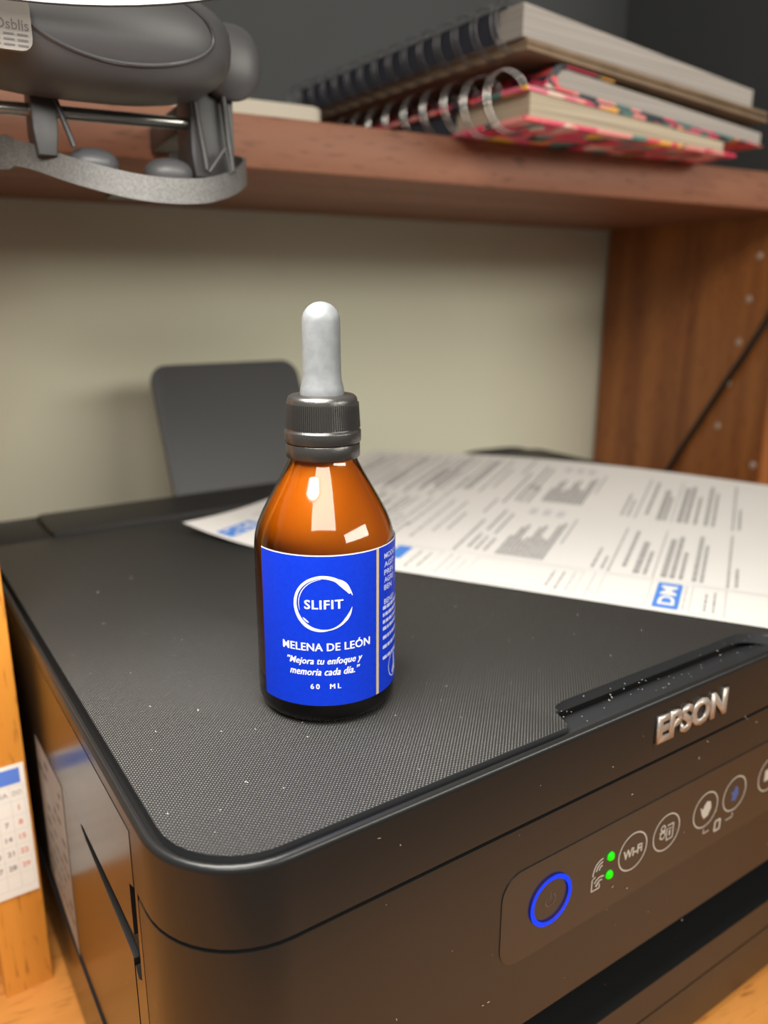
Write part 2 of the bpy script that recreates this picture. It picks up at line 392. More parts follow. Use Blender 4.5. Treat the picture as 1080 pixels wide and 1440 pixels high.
# textured plate with the finger notch at its front
I = 3.8
pp = rrect(I, Wd - I, I, 258, (20, 20, 4, 4), 12)
front_l = pp[:13]; rest = pp[13:]
def arc(cx, cy, r, a0, a1, n=6): return [(cx + r * math.cos(R(a0 + (a1 - a0) * i / n)), cy + r * math.sin(R(a0 + (a1 - a0) * i / n))) for i in range(n + 1)]
notch = arc(108.0, I + 1.6, 1.6, 270, 350) + [(110.2, 8.5)] + arc(115.5, 11.6, 3.2, 190, 95, 8) + [(118.5, 14.8), (198, 14.8)] + arc(199, 3.4, 11.4, 88, 10, 10)[:9] + [(212.6, I)]
plate = prism(BM(), front_l + notch + rest, 142.6, 146.0, bev_top=.7, seg=3)
plate.normal_update()
for f in plate.faces:
    if abs(f.normal.z) < .95: f.material_index = 1
finish(plate, 'lid_plate', [M['plate'], M['rim']], lid, smooth=50)
gp = rrect(2.2, Wd - 2.2, 2.2, 259, (22, 22, 4, 4), 12)
finish(prism(BM(), gp[:13] + [(108.5, 2.2), (111, 15.6), (210, 15.6), (213.5, 2.2)] + gp[13:], 139.0, 143.75), 'lid_groove', M['gap'], lid)
# raised floor of the notch, sloping to the front edge
nb = BM()
vs = [(108, 2.3, 144.6), (214, 2.3, 144.6), (214, 15.8, 139.9), (108, 15.8, 139.9), (108, 2.3, 139.2), (214, 2.3, 139.2), (214, 15.8, 139.2), (108, 15.8, 139.2)]
v_ = [nb.verts.new(c) for c in vs]
for f in ((0, 1, 2, 3), (4, 7, 6, 5), (0, 4, 5, 1), (1, 5, 6, 2), (2, 6, 7, 3), (3, 7, 4, 0)): nb.faces.new([v_[i] for i in f])
finish(nb, 'notch_floor', M['rim'], lid)
# rear feeder cover and paper support
finish(prism(BM(), rrect(3.4, Wd - 3.4, 259.2, Dp - 3.4, (2, 2, 6, 6), 5), 143.0, 145.4, bev_top=.5), 'rear_deck', M['smooth_black'], PR)
finish(prism(BM(), rrect(32.5, 330, 262, Dp - 2.6, (2, 2, 2, 2), 5), 145.0, 147.4, bev_top=.8), 'feeder_cover', M['smooth_black'], PR)
sb = prism(BM(), rrect(112, 211, 0, 108, (2, 2, 11, 11), 8), 0, 2.6, 'Z', bev_top=.8, bev_bot=.8)
ang = math.atan2(97, 44)
for v in sb.verts:
    x, y, z = v.co; d = y; v.co = Vector((x + .0 * d, 306.5 + d * math.cos(ang) + z * math.sin(ang), 118 + d * math.sin(ang) - z * math.cos(ang)))
finish(sb, 'paper_support', M['support'], PR)
finish(box(BM(), 95, 230, Dp - 1, 312, 60, 124, 1), 'support_bracket', M['smooth_black'], PR)
# side covers on the left: lid side and body side with the slit between them
up_ = prism(BM(), [(32.9, 126), (36.6, 124.5), (36.6, 109.8), (60, 109.6), (86, 109.2), (89, 107.9), (294.5, 107.2), (294.5, 141), (32.9, 141)], -.15, 1.5, 'X')
finish(up_, 'lid_side', M['shell_side'], lid)
lw = prism(BM(), [(39.5, 3.6), (294.5, 3.6), (294.5, 107.0), (89, 107.6), (84, 105.8), (40.5, 101.2), (39.5, 100.4)], -.1, 1.5, 'X')
finish(lw, 'side_cover', M['shell_side'], PR)
finish(prism(BM(), [(30.6, 3.6), (38.7, 3.6), (38.7, 99.0), (36.5, 96.8), (33.4, 99.0), (32.4, 126), (30.6, 126)], -.02, 1.5, 'X'), 'side_strip', M['shell_side'], PR)
finish(prism(BM(), [(31.5, 97), (90, 97), (90, 110), (31.5, 126)], 1.25, 1.45, 'X'), 'slit_recess', M['gap'], PR)
def side(w_, h_): return (-.22, w_, h_)
st = BM(); v_ = [st.verts.new(side(*p)) for p in ((114, 106), (157, 103.5), (157, 46), (116, 38))]; st.faces.new(v_)
stk = finish(st, 'side_sticker', M['sticker'], PR, smooth=0); stk['label'] = 'pale grey information sticker'
st = BM()
rng = random.Random(3)
for k in range(9):
    hh = 100 - k * 6.2; x = 118.5
    while x < 150:
        L_ = rng.uniform(2, 7)
        if rng.random() < .6:
            v_ = [st.verts.new((-.26, *p)) for p in ((x, hh), (x + L_, hh - .2), (x + L_, hh - 2.2), (x, hh - 2))]; st.faces.new(v_)
        x += L_ + rng.uniform(1, 2)
finish(st, 'sticker_print', M['sticker_print'], stk, smooth=0)
# control panel
def fr(y0): return lambda x, z: (x, y0, z)
cp = prism(BM(), rrect(84, 306, 82, 111.4, (7, 7, 7, 7), 6), -.25, .4, 'Y')
ctl = finish(cp, 'control_panel', M['control'], PR)
F = fr(-.31)
bm = BM(); ring2d(bm, 102, 97.2, 7.9, 1.35, lambda x, z: (x, -.75, z), 56); 
bmesh.ops.solidify(bm, geom=bm.faces[:], thickness=.5)
pw = finish(bm, 'power_button', M['led_blue'], ctl); pw['label'] = 'glowing blue ring of the power button'
bm = BM(); ring2d(bm, 102, 97.0, 2.1, .3, F, 24, 125, 415); line2d(bm, (102, 97.2), (102, 99.9), .3, F)
finish(bm, 'power_symbol', mat('symbol_dark', (.10, .09, .085), .5), pw, smooth=0)
for hh in (100.4, 94.1):
    bm = lathe(BM(), [(0, .9), (.9, .8), (1.35, .4), (1.45, 0)], 20)
    for v in bm.verts: v.co = Vector((126.2 + v.co.x, -.25 - v.co.z, hh + v.co.y))
    g = finish(bm, 'indicator_light', M['led_green'], ctl)
def wifi(bm, x, z, s, page=False):
    for k in range(3 if not page else 2): ring2d(bm, x, z, s * (1.5 + 1.1 * k), s * .5, F, 12, 100, 172)
    if page:
        for p, q in (((-2.0, -1.6), (1.0, -1.6)), ((1.0, -1.6), (1.0, 1.0)), ((-2.0, -1.6), (-2.0, 1.9)), ((-2.0, 1.9), (-.2, 1.9))):
            line2d(bm, (x - .3 + p[0] * s, z + p[1] * s), (x - .3 + q[0] * s, z + q[1] * s), .4 * s, F)
    else: line2d(bm, (x - .1 * s, z - 2.4 * s), (x - .1 * s, z + .8 * s), .55 * s, F)
bm = BM()
def wifi_icon(bm, x, z):       # fan of arcs over a short stem, leaning left
    for k in range(3): ring2d(bm, x + 1.9, z - 1.9, 1.5 + 1.15 * k, .5, F, 12, 88, 178)
    line2d(bm, (x - 1.9, z - 1.7), (x - 1.9, z - 3.0), .5, F)
wifi_icon(bm, 121.0, 99.4)
for k in range(2): ring2d(bm, 122.4, 92.3, 1.9 + 1.15 * k, .5, F, 12, 60, 150)
for p, q in (((118.9, 91.4), (122.2, 91.4)), ((118.9, 91.4), (118.9, 95.3)), ((118.9, 95.3), (120.2, 96.0)), ((122.2, 91.4), (122.2, 92.8))): line2d(bm, p, q, .45, F)
line2d(bm, (120.6, 92.4), (121.9, 93.9), .8, F)
finish(bm, 'network_icon', M['mark'], ctl, smooth=0)
def button(x, z, r=6.5):
    bm = BM(); ring2d(bm, x, z, r, .45, F, 48); return finish(bm, 'button', M['mark'], ctl, smooth=0)
b1 = button(136.3, 97.6)
bm = BM(); merge(bm, text_bm('Wi-Fi', 8.6, 3.2, .03), lambda x, y: F(136.3 + x, 97.5 + y)); finish(bm, 'button_text', M['mark'], b1, smooth=0)
b2 = button(152.0, 97.6)
bm = BM()
for p, q in (((152.2, 94.6), (155.2, 94.6)), ((155.2, 94.6), (155.2, 99.8)), ((152.2, 94.6), (152.2, 99.0)), ((152.2, 99.8), (155.2, 99.8))): line2d(bm, p, q, .45, F)
line2d(bm, (153.6, 95.8), (153.6, 97.8), .7, F); line2d(bm, (153.0, 98.4), (154.4, 98.4), .4, F)
for (x, z, r) in ((150.2, 99.6, 1.2), (150.2, 97.0, 1.4)): ring2d(bm, x, z, r, .5, F, 14)
line2d(bm, (148.6, 98.3), (151.6, 98.3), .45, F)
finish(bm, 'document_icon', M['mark'], b2, smooth=0)
b3 = button(171.8, 97.6)
bm = BM()
bm.faces.new([bm.verts.new(F(171.8 + x, 97.6 + z)) for x, z in ((-3.0, 1.9), (-1.6, .6), (-.9, 1.8), (.3, 3.1), (2.4, 2.3), (3.0, -.2), (1.6, -2.7), (-.6, -3.2), (-1.9, -1.2))])
finish(bm, 'drop_icon', M['mark'], b3, smooth=0)
b4 = button(187.6, 97.6)
bm = BM(); bm.faces.new([bm.verts.new(F(187.6 + x, 97.6 + z)) for x, z in ((-2.2, 1.2), (-.8, 1.0), (0, 2.9), (1.8, 1.7), (2.2, -.9), (.8, -3.0), (-1.5, -2.2), (-1.2, -.6))])
bi = finish(bm, 'blue_icon', M['mark_blue'], b4, smooth=0)
b5 = button(207.7, 97.6)
bm = BM(); bm.faces.new([bm.verts.new(F(207.7 + x, 97.6 + z)) for x, z in ((-2.6, 2.2), (2.6, 2.2), (2.6, -2.2), (-2.6, -2.2))]); finish(bm, 'copy_icon', M['mark'], b5, smooth=0)
button(225.0, 97.6); button(243.0, 97.6)
bm = BM()
for p, q in (((172.0, 90.3), (172.0, 88.6)), ((172.0, 88.6), (175.0, 88.6)), ((184.3, 88.6), (187.8, 88.6)), ((187.8, 88.6), (187.8, 90.3))): line2d(bm, p, q, .4, F)
for p, q in (((178.2, 86.9), (181.0, 86.9)), ((178.2, 90.6), (181.0, 90.6)), ((178.2, 86.9), (178.2, 90.6)), ((181.0, 86.9), (181.0, 90.6))): line2d(bm, p, q, .75, F)
finish(bm, 'link_symbol', M['mark'], ctl, smooth=0)
# maker's lettering on the lid front
bm = text_bm('EPSON', 33.5, 9.0, .045)
for v in bm.verts: v.co = Vector((158.6 + v.co.x, -.02, 136.0 + v.co.y))
r_ = bmesh.ops.extrude_face_region(bm, geom=bm.faces[:])
for g in r_['geom']:
    if isinstance(g, bmesh.types.BMVert): g.co.y -= .7
finish(bm, 'raised_lettering', M['emblem'], lid, smooth=0)
bm = text_bm('EPSON', 35.2, 10.6, .085)
for v in bm.verts: v.co = Vector((158.8 + v.co.x, -.12, 135.8 + v.co.y))
finish(bm, 'lettering_border', M['dark_glossy'], lid, smooth=0)
# dust flecks lying on the case
bm = BM(); rng = random.Random(11)
def fleck(c, ax, ay, L_):
    a = rng.uniform(0, math.pi); wd = rng.uniform(.06, .14); d = (ax * math.cos(a) + ay * math.sin(a)); e = (ay * math.cos(a) - ax * math.sin(a)) * wd
    c = Vector(c); bm.faces.new([bm.verts.new(p) for p in (c - d * L_ / 2 - e, c + d * L_ / 2 - e * .4, c + d * L_ / 2 + e, c - d * L_ / 2 + e)])
X, Y, Z = Vector((1, 0, 0)), Vector((0, 1, 0)), Vector((0, 0, 1))
for i in range(200): fleck((rng.uniform(6, 290), rng.uniform(6, 255), 146.06), X, Y, rng.choice((.2, .25, .35, .45, 1.0)))
for i in range(60): fleck((rng.uniform(24, 260), -.6, rng.uniform(45, 143)), X, Z, rng.choice((.2, .25, .35, .8)))
for i in range(40): fleck((rng.uniform(112, 208), rng.uniform(3.4, 13), 145.75), X, Y, rng.choice((.2, .3, .5)))
for i in range(14): fleck((-.2, rng.uniform(34, 90), rng.uniform(30, 140)), Y, Z, .25)
d_ = finish(bm, 'dust', M['dust'], PR, smooth=0); d_['kind'] = 'stuff'

# ================================================================== THE AMBER DROPPER BOTTLE
BT = empty('dropper_bottle', 'amber glass dropper bottle with a blue label and grey rubber bulb', 'bottle', P3(82.84, 190.83, -110.95), math.atan2(-.917, -.398))
# local +X points at the camera side; heights h = z + 110.95
Z0 = 110.95
out_ = [(0, .9), (10, .7), (15.2, 0), (17.4, .35), (18.7, 1.6), (19.2, 3.4), (19.25, 6), (19.25, 44.5), (19.15, 47), (18.85, 49.2), (18.1, 51.8), (16.9, 54.6), (14.9, 58.4), (12.7, 62.3), (10.6, 66), (9.3, 68.6), (8.9, 70), (8.9, 84)]
M['amber_thick'] = glass_mat('amber_thick', (.10, .045, .015), .08, 1.55)
glass = finish(lathe(BM(), out_[6:], 96), 'glass_body', M['amber'], BT, smooth=60)
finish(lathe(BM(), out_[:7], 96), 'glass_base', M['amber_thick'], BT, smooth=60)
liq = [(0, 6.8), (14, 7.0), (17.6, 8), (18.8, 10), (18.8, 44.5), (18.4, 48.5), (17.3, 52), (15.2, 56.5), (12.7, 61), (10.2, 65), (8.0, 68), (7.6, 70), (7.6, 72), (0, 72)]
finish(lathe(BM(), liq, 64), 'liquid', M['syrup'], BT, smooth=60)
# label: angle phi measured from the camera side, positive to the photo's right
RL = 19.42
def lab(phi_mm, h, dr=0.0):
    a = phi_mm / RL; r = RL + dr
    return (r * math.cos(a), r * math.sin(a), h)
LT, LB = 48.1, 6.2
def label_patch(bm, a0, a1, h0, h1, dr, n):
    for i in range(n):
        x0 = RL * R(a0 + (a1 - a0) * i / n); x1 = RL * R(a0 + (a1 - a0) * (i + 1) / n)
        bm.faces.new([bm.verts.new(lab(*p, dr)) for p in ((x0, h0), (x1, h0), (x1, h1), (x0, h1))])
    bmesh.ops.remove_doubles(bm, verts=bm.verts[:], dist=1e-4)
bm = BM(); label_patch(bm, -58.5, 215, LB, LT, -.06, 90)
bk = finish(bm, 'label', M['label_white'], BT, smooth=60)
bm = BM(); label_patch(bm, -58.1, 214.6, LB + .05, LT - .28, .03, 90)
bf = finish(bm, 'label_face', M['label_blue'], bk, smooth=60); bf['label'] = 'blue printed label face'
bm = BM(); label_patch(bm, 43.2, 46.0, LB + .1, LT - .3, .07, 3)
finish(bm, 'gold_stripe', M['gold'], bk, smooth=60)
C0 = RL * R(-1.5)              # centre of the front print
def Lf(x, y): return lab(C0 + x, y, .075)
def ltext(bm, s, cx, hz, w_, h_, bold=.02, shear=0, spacing=1.0):
    for dx in (-.05, .05): merge(bm, text_bm(s, w_, h_, bold, shear, spacing), lambda x, y: Lf(cx + x + dx, hz + y))
bm = BM()
ltext(bm, 'SLIFIT', .0, 34.9, 10.0, 2.5, .012, 0, 1.12)
ltext(bm, 'MELENA DE LE\u00d3N', .6, 23.4, 24.2, 2.75, .006, 0, 1.05)
ltext(bm, '\u201dMejora tu enfoque y', 0, 18.9, 20.6, 2.45, .004, .3, 1.05)
ltext(bm, 'memoria cada d\u00eda.\u201d', 0, 16.1, 19.0, 2.05, .004, .3, 1.05)
ltext(bm, '60  ML', .2, 11.9, 8.0, 1.45, .0, 0, 1.5)
finish(bm, 'label_print', M['label_ink'], bk, smooth=60)
# brushed ring round the name
bm = BM()
def brush(a0, a1, r0, r1, w0, wm, w1, n=40, cx=0, cz=35.0):
    A = []; B = []
    for i in range(n + 1):
        t = i / n; a = R(a0 + (a1 - a0) * t); r = r0 + (r1 - r0) * t
        wd = (w0 * (1 - t) ** 2 + 2 * wm * t * (1 - t) + w1 * t * t)
        A.append(bm.verts.new(Lf(cx + (r + wd / 2) * math.cos(a), cz + (r + wd / 2) * math.sin(a))))
        B.append(bm.verts.new(Lf(cx + (r - wd / 2) * math.cos(a), cz + (r - wd / 2) * math.sin(a))))
    for i in range(n): bm.faces.new((A[i], A[i + 1], B[i + 1], B[i]))
brush(20, 62, 7.3, 7.1, .5, 2.6, .9)
brush(14, 58, 7.75, 7.3, .15, .8, .9)
brush(60, 150, 7.2, 7.5, .9, .75, .7)
brush(148, 232, 7.5, 7.5, .7, .8, 1.0)
brush(230, 280, 7.5, 7.2, 1.0, .9, .3)
brush(278, 322, 7.2, 7.3, .3, .4, .8)
brush(320, 350, 7.3, 7.5, .85, .9, .05)
brush(95, 196, 6.75, 6.5, .05, .35, .05)
brush(214, 232, 6.6, 6.4, .05, .8, .1)
brush(62, 90, 6.9, 6.9, .5, .35, .05)
finish(bm, 'brush_ring', M['label_ink'], bk, smooth=60)
# small print on the side panel of the label
bm = BM()
X0 = RL * R(53)
def Ls(x, y): return lab(X0 + x, y, .075)
for s, hh, ln in (('MODO', 45.0, 7), ('AGIT', 42.6, 6.2), ('PREV', 40.4, 6.0), ('AGRE', 38.3, 5.8), ('BEN', 36.2, 4.4), ('BENEF', 32.2, 6.4)):
    merge(bm, text_bm(s, ln, 1.5, .02), lambda x, y: Ls(ln / 2 + x, hh + y))
rng = random.Random(5)
for hh in (30.0, 28.0, 26.0, 24.0, 21.4, 18.6, 15.4):
    x = -.6
    while x < 11:
        L_ = rng.uniform(.8, 2.2); quad2d(bm, x, x + L_, hh, hh + 1.0, Ls); x += L_ + .35
finish(bm, 'side_print', M['label_dim'], bk, smooth=60)
bm = BM(); ring2d(bm, 6.5, 12.0, 4.0, .35, Ls, 32)
bm.faces.new([bm.verts.new(Ls(6.5 + x, 12 + y)) for x, y in ((-.3, 3.2), (.5, 3.0), (1.2, .6), (2.0, -2.6), (-.6, -3.4), (-1.4, -2.4), (.0, -.4))])
line2d(bm, (3.7, 14.8), (9.3, 9.2), .3, Ls)
finish(bm, 'side_emblem', M['label_dim'], bk, smooth=60)
# cap: ribbed skirt, plain band, tamper ring
capp = [(0, 86.2), (6.4, 86.2), (8.3, 86.1), (8.95, 85.6), (9.2, 84.9), (9.3, 84.2)]
cb = lathe(BM(), capp + [(9.65, 77.6), (9.75, 77.2), (10.1, 76.9), (10.15, 76.6), (10.15, 74.2), (10.0, 73.9), (8.95, 73.9)], 96)
cap = finish(cb, 'cap', M['cap'], BT, smooth=50)
bm = BM(); nr = 104
for i in range(nr):
    a = 2 * math.pi * i / nr; da = 2 * math.pi / nr * .27
    rows = []
    for (r, z) in ((9.27, 84.1), (9.64, 77.7)):
        rows.append([bm.verts.new(((r + dr) * math.cos(a + s * da), (r + dr) * math.sin(a + s * da), z)) for s, dr in ((-1, -.05), (-.35, .34), (.35, .34), (1, -.05))])
    for k in range(3): bm.faces.new((rows[0][k], rows[0][k + 1], rows[1][k + 1], rows[1][k]))
    bm.faces.new(rows[0][::-1]); bm.faces.new(rows[1])
rb = finish(bm, 'ribs', M['cap'], cap, smooth=30)
finish(lathe(BM(), [(8.9, 73.6), (9.7, 73.6), (9.85, 73.3), (9.85, 70.1), (9.6, 69.8), (8.9, 69.8)], 96), 'tamper_ring', M['cap'], BT, smooth=50)
bulb = [(5.4, 85.9), (5.75, 86.0), (5.8, 86.9), (5.6, 88.0), (5.2, 89.8), (5.0, 92), (4.95, 97), (4.92, 102), (4.9, 104.8)]
for k in range(1, 10):
    a = R(90 * k / 9); bulb.append((4.9 * math.cos(a) if k < 9 else 0, 104.8 + 4.8 * math.sin(a)))
finish(lathe(BM(), bulb, 64), 'rubber_bulb', M['rubber'], BT, smooth=60)

# ================================================================== THE PRINTED SHEET
pth = R(-52.3); dS = Vector((math.cos(pth), math.sin(pth))); dQ = Vector((-math.sin(pth), math.cos(pth)))
def paper(s, q, up=0.0):
    t = 90 + dS.x * s + dQ.x * q; n = 352 + dS.y * s + dQ.y * q
    z = -110.75 + (5.5 + 4.5 * max(0, math.sin(math.pi * min(max(s + 10, 0), 260) / 260))) * (max(0, q) / 210) ** 1.3
    e = max(0, 1 - (s + 10) / 60) * max(0, 1 - q / 100)
    z += 7.5 * e ** 2
    return Vector((t, n, WZ(z + up)))
o0 = paper(140, 100)
def pap(s, q, up=0.0): return paper(s, q, up) - o0
bm = BM(); NS, NQ = 60, 44
for side_ in (0, 1):
    g = [[bm.verts.new(pap(-10 + 297 * i / NS, 210 * j / NQ, .12 * side_)) for j in range(NQ + 1)] for i in range(NS + 1)]
    if side_ == 0: g0 = g
    for i in range(NS):
        for j in range(NQ): bm.faces.new((g[i][j], g[i + 1][j], g[i + 1][j + 1], g[i][j + 1]))
for i in range(NS): bm.faces.new((g0[i][0], g0[i + 1][0], g[i + 1][0], g[i][0])); bm.faces.new((g0[i][NQ], g[i][NQ], g[i + 1][NQ], g0[i + 1][NQ]))
for j in range(NQ): bm.faces.new((g0[0][j], g[0][j], g[0][j + 1], g0[0][j + 1])); bm.faces.new((g0[NS][j], g0[NS][j + 1], g[NS][j + 1], g[NS][j]))
sheet = finish(bm, 'printed_sheet', M['paper'], smooth=60, loc=o0 * S)
tag(sheet, 'white printed form sheet with grey text lying across the printer lid', 'paper')
rng = random.Random(21)
bp_, bg_, bb_ = BM(), BM(), BM()
def Fp(s, q): return pap(s, q, .22)
def Fp2(s, q): return pap(s, q, .27)
def words(bm, s, q0, q1, hgt, lo=2, hi=7, gap=.9):
    q = q0
    while q < q1 - 1:
        L_ = min(rng.uniform(lo, hi), q1 - q)
        bm.faces.new([bm.verts.new(Fp(*p)) for p in ((s, q), (s + hgt, q), (s + hgt, q + L_), (s, q + L_))])
        q += L_ + gap
def rect(bm, s0, s1, q0, q1, fn=Fp, nq=1):
    for j in range(nq):
        a = q0 + (q1 - q0) * j / nq; b = q0 + (q1 - q0) * (j + 1) / nq
        bm.faces.new([bm.verts.new(fn(*p)) for p in ((s0, a), (s1, a), (s1, b), (s0, b))])
def frame_rect(bm, s0, s1, q0, q1, wd=.45):
    nq = max(1, int(abs(q1 - q0) / 8)); ns = max(1, int(abs(s1 - s0) / 8))
    rect(bm, s0, s0 + wd, q0, q1, nq=nq); rect(bm, s1 - wd, s1, q0, q1, nq=nq)
    for i in range(ns):
        a = s0 + (s1 - s0) * i / ns; b = s0 + (s1 - s0) * (i + 1) / ns
        rect(bm, a, b, q0, q0 + wd); rect(bm, a, b, q1 - wd, q1)
# text columns: line position s, start q, end q, height
for s, a, b, h_ in ((12, 34, 90, 1.2), (18, 40, 100, 1.2), (24, 36, 84, 1.2), (40, 34, 60, 1.4), (46, 40, 108, 1.4), (54, 34, 96, 1.4), (62, 60, 104, 1.4), (70, 34, 75, 1.4), (78, 34, 64, 1.2),
                    (112, 34, 82, 1.5), (100, 60, 88, 1.2), (117, 40, 60, 1.6), (121, 38, 58, 1.4), (118, 66, 100, 1.6), (123, 62, 96, 1.4), (108, 92, 118, 1.2), (125, 38, 56, 1.5),
                    (173, 36, 62, 1.2), (177, 36, 52, 1.2), (180, 34, 96, .8), (185, 42, 92, 1.6), (190, 36, 78, 2.6), (194, 36, 66, 1.6), (198, 34, 98, .5),
                    (201, 36, 88, 2.4), (204.5, 36, 92, 2.0), (208, 36, 72, 1.6), (213, 36, 96, 1.8), (216, 36, 84, 1.4), (226, 34, 104, .9), (229, 36, 58, 1.2), (251, 34, 100, .8), (258, 34, 96, 1.2), (264, 36, 90, 1.2)):
    words(bp_, s, a, b, h_, 2, 6, .7)
    if s < 100 or s > 98: words(bp_, s + rng.uniform(-1, 1), a + 78, min(b + 92, 206), h_, 3, 8, .8)
for s in range(2, 98, 7): words(bp_, s + rng.uniform(0, 2), 38 + rng.uniform(0, 20), 108, 1.1, 2, 8, 1.2); words(bp_, s + rng.uniform(0, 2), 120 + rng.uniform(0, 14), 200, 1.3, 2, 9, 1.2)
for s, a, b in ((8, 120, 190), (30, 118, 160), (36, 124, 196), (60, 120, 170), (66, 130, 204), (84, 130, 196)):
    words(bp_, s, a, b, 2.6, 3, 9, 1)
# two chart blocks
for q0 in (36, 122):
    for k in range(11):
        s = 131 + k * 2.0; hh = [30, 46, 50, 26, 30, 48, 52, 34, 30, 56, 60][k] * .9
        words(bp_, s, q0, q0 + hh, 1.5, 3, 12, .5)
    words(bp_, 155, q0 + 24, q0 + 62, .8, 3, 8, .4)
    for k in range(3): rect(bg_, 130 + k * 7, 134 + k * 7, q0 + 62, q0 + 72)
# footer boxes along the near edge
frame_rect(bg_, 88, 110, 4, 30); words(bg_, 114, 4, 30, 1.2); words(bg_, 118, 6, 28, 1.0); words(bg_, 122, 4, 24, 1.0)
frame_rect(bg_, 126, 172, 3, 30); words(bp_, 160, 8, 26, .9); words(bp_, 164, 6, 28, .9); words(bg_, 168, 6, 28, 1.2)
frame_rect(bg_, 180, 199, 4, 31); words(bg_, 176, 4, 30, .8); frame_rect(bg_, 214, 262, 3, 31); words(bg_, 211.5, 4, 30, .9); words(bp_, 219, 6, 24, .8); words(bp_, 222, 6, 28, .8); rect(bg_, 226, 226.5, 3, 31, nq=3)
frame_rect(bg_, 30, 84, 4, 30); words(bg_, 36, 6, 28, 1.2); words(bg_, 42, 6, 28, 1.2); words(bp_, 100, 6, 28, 1.0); words(bp_, 105, 8, 26, 1.0)
rect(bg_, -4, 28, 31.5, 32.0); 
for k in range(28): rect(bg_, 8 + k * 9, 17 + k * 9, 32.2, 32.7)
BLUE = ((201.2, 210.4, 3.5, 30.0), (88, 95, 14, 30), (6, 15, 3.5, 30))
blues = []
for (s0, s1, q0, q1) in BLUE:
    bb_ = BM(); rect(bb_, s0, s1, q0, q1, nq=4); blues.append(finish(bb_, 'blue_mark', M['print_blue'], sheet, smooth=0))
pr1 = finish(bp_, 'text_print', M['paper_print'], sheet, smooth=0); pr1['kind'] = 'stuff'
pr2 = finish(bg_, 'form_lines', M['paper_pale'], sheet, smooth=0); pr2['kind'] = 'stuff'
for (s, q, k) in ((205.8, 16.8, 0), (10.5, 16.8, 2)):
    bm = BM(); merge(bm, text_bm('DM', 20, 6.0, .03), lambda x, y: Fp2(s - y, q + x)); finish(bm, 'mark_letters', M['cal_paper'], blues[k], smooth=0)

# ================================================================== THE CALENDAR (taped to the board's front edge)
CW, CH = 33.0, 53.4
cal = empty('pocket_calendar', 'small white pocket calendar with blue header and red Sunday dates', 'calendar', P3(3.7, 279.9, -214.0), th)
cal.location = P3(3.7 + math.sin(th) * .5 - 1.0, 279.9 - .6, -214.2)
def Cf(x, z): return (x, -.16, z)
tilt = .0
finish(box(BM(), -CW, 0, -.12, .12, 0, CH), 'card', M['cal_paper'], cal, smooth=0)
bm = BM(); quad2d(bm, -CW + 1, -1.6, CH - 7.4, CH - 1.4, Cf); finish(bm, 'header', M['cal_blue'], cal, smooth=0)
bm = BM(); cw = 4.6; rh = 6.0; top = CH - 8.2
for k in range(8): x = -.7 - k * cw; 
for k in range(8):
    x = -.9 - k * cw
    if x > -CW + .3: quad2d(bm, x - .08, x + .08, top - 7 * rh, top, Cf)
for k in range(8): quad2d(bm, -CW + .6, -.9, top - k * rh - .08, top - k * rh + .08, Cf)
finish(bm, 'grid_lines', M['cal_line'], cal, smooth=0)
bi_, br_ = BM(), BM()
heads = ['DO', 'SA', 'VI', 'JU', 'MI', 'MA', 'LU']
def Cf2(x, z): return (x, -.2, z)
for k, hd in enumerate(heads):
    merge(bi_, text_bm(hd, 3.0, 1.9), lambda x, y: Cf2(-.9 - (k + .5) * cw + x, top - rh * .5 + y))
    for r in range(5):
        day = 1 + 7 * r - k
        if day < 1: continue
        merge(br_ if k == 0 else bi_, text_bm(str(day), None, 2.1, .02), lambda x, y: Cf2(-.9 - (k + .5) * cw + x, top - rh * (r + 1.5) + y))
finish(bi_, 'dates', M['cal_ink'], cal, smooth=0)
sd = finish(br_, 'sunday_dates', M['cal_red'], cal, smooth=0); sd['label'] = 'red Sunday dates'

# ================================================================== NOTEBOOKS ON THE SHELF  (local: u along the front, w back, h up)
NA = R(7.5)
def nb_empty(name, label, cat, grp=None): return empty(name, label, cat, P3(243.6, 319.4, 77.95), NA, grp)
def wedge(bm, u0, u1, w0, w1, l0, l1, r0, r1, bev=0, n=1):
    """slab whose left end spans l0..l1 in height and right end r0..r1"""
    prism(bm, [(u0, l0), (u1, r0), (u1, r1), (u0, l1)], w0, w1, 'Y', bev, bev, 2); return bm
def coil(cx, ch, r, w_, wire, n=28, lean=1.2):
    bm = BM()
    for dw in (-1.6, 1.6):
        pts = [(cx + r * math.cos(2 * math.pi * k / n), w_ + dw + lean * math.sin(2 * math.pi * k / n), ch + r * math.sin(2 * math.pi * k / n)) for k in range(n)]
        tube(bm, pts, wire, 6, True)
    return bm
A = nb_empty('spiral_notebook', 'lowest spiral notebook with bright floral hard covers and cream pages', 'notebook')
finish(wedge(BM(), -2, 168, 0, 188, 0.0, 2.0, 0, 1.8, .3), 'bottom_cover', M['floral'], A)
finish(wedge(BM(), 1.5, 156, 1.0, 186, 2.1, 12.7, 1.9, 7.2, 0), 'pages', M['cream_pages'], A)
finish(wedge(BM(), -2, 162, 0, 188, 12.8, 14.8, 7.4, 9.0, .3), 'top_cover', M['floral'], A)
finish(wedge(BM(), 3, 163, .8, 188, 14.9, 15.5, 9.1, 9.6), 'cover_lining', M['navy_cover'], A)
finish(box(BM(), .7, 1.4, 52, 186, 2.3, 12.5), 'darkening_strip', M['navy_cover'], A)  # added navy strip that darkens the far part of the left page edges
w_ = 18.8; k = 0
while w_ < 186:
    finish(coil(-1.0, 10.0 if w_ < 44 else 12.6, 13.6 if w_ < 44 else 12.2, w_ - 6, .42), 'coil', M['wire'], A, smooth=80); w_ += 16.4
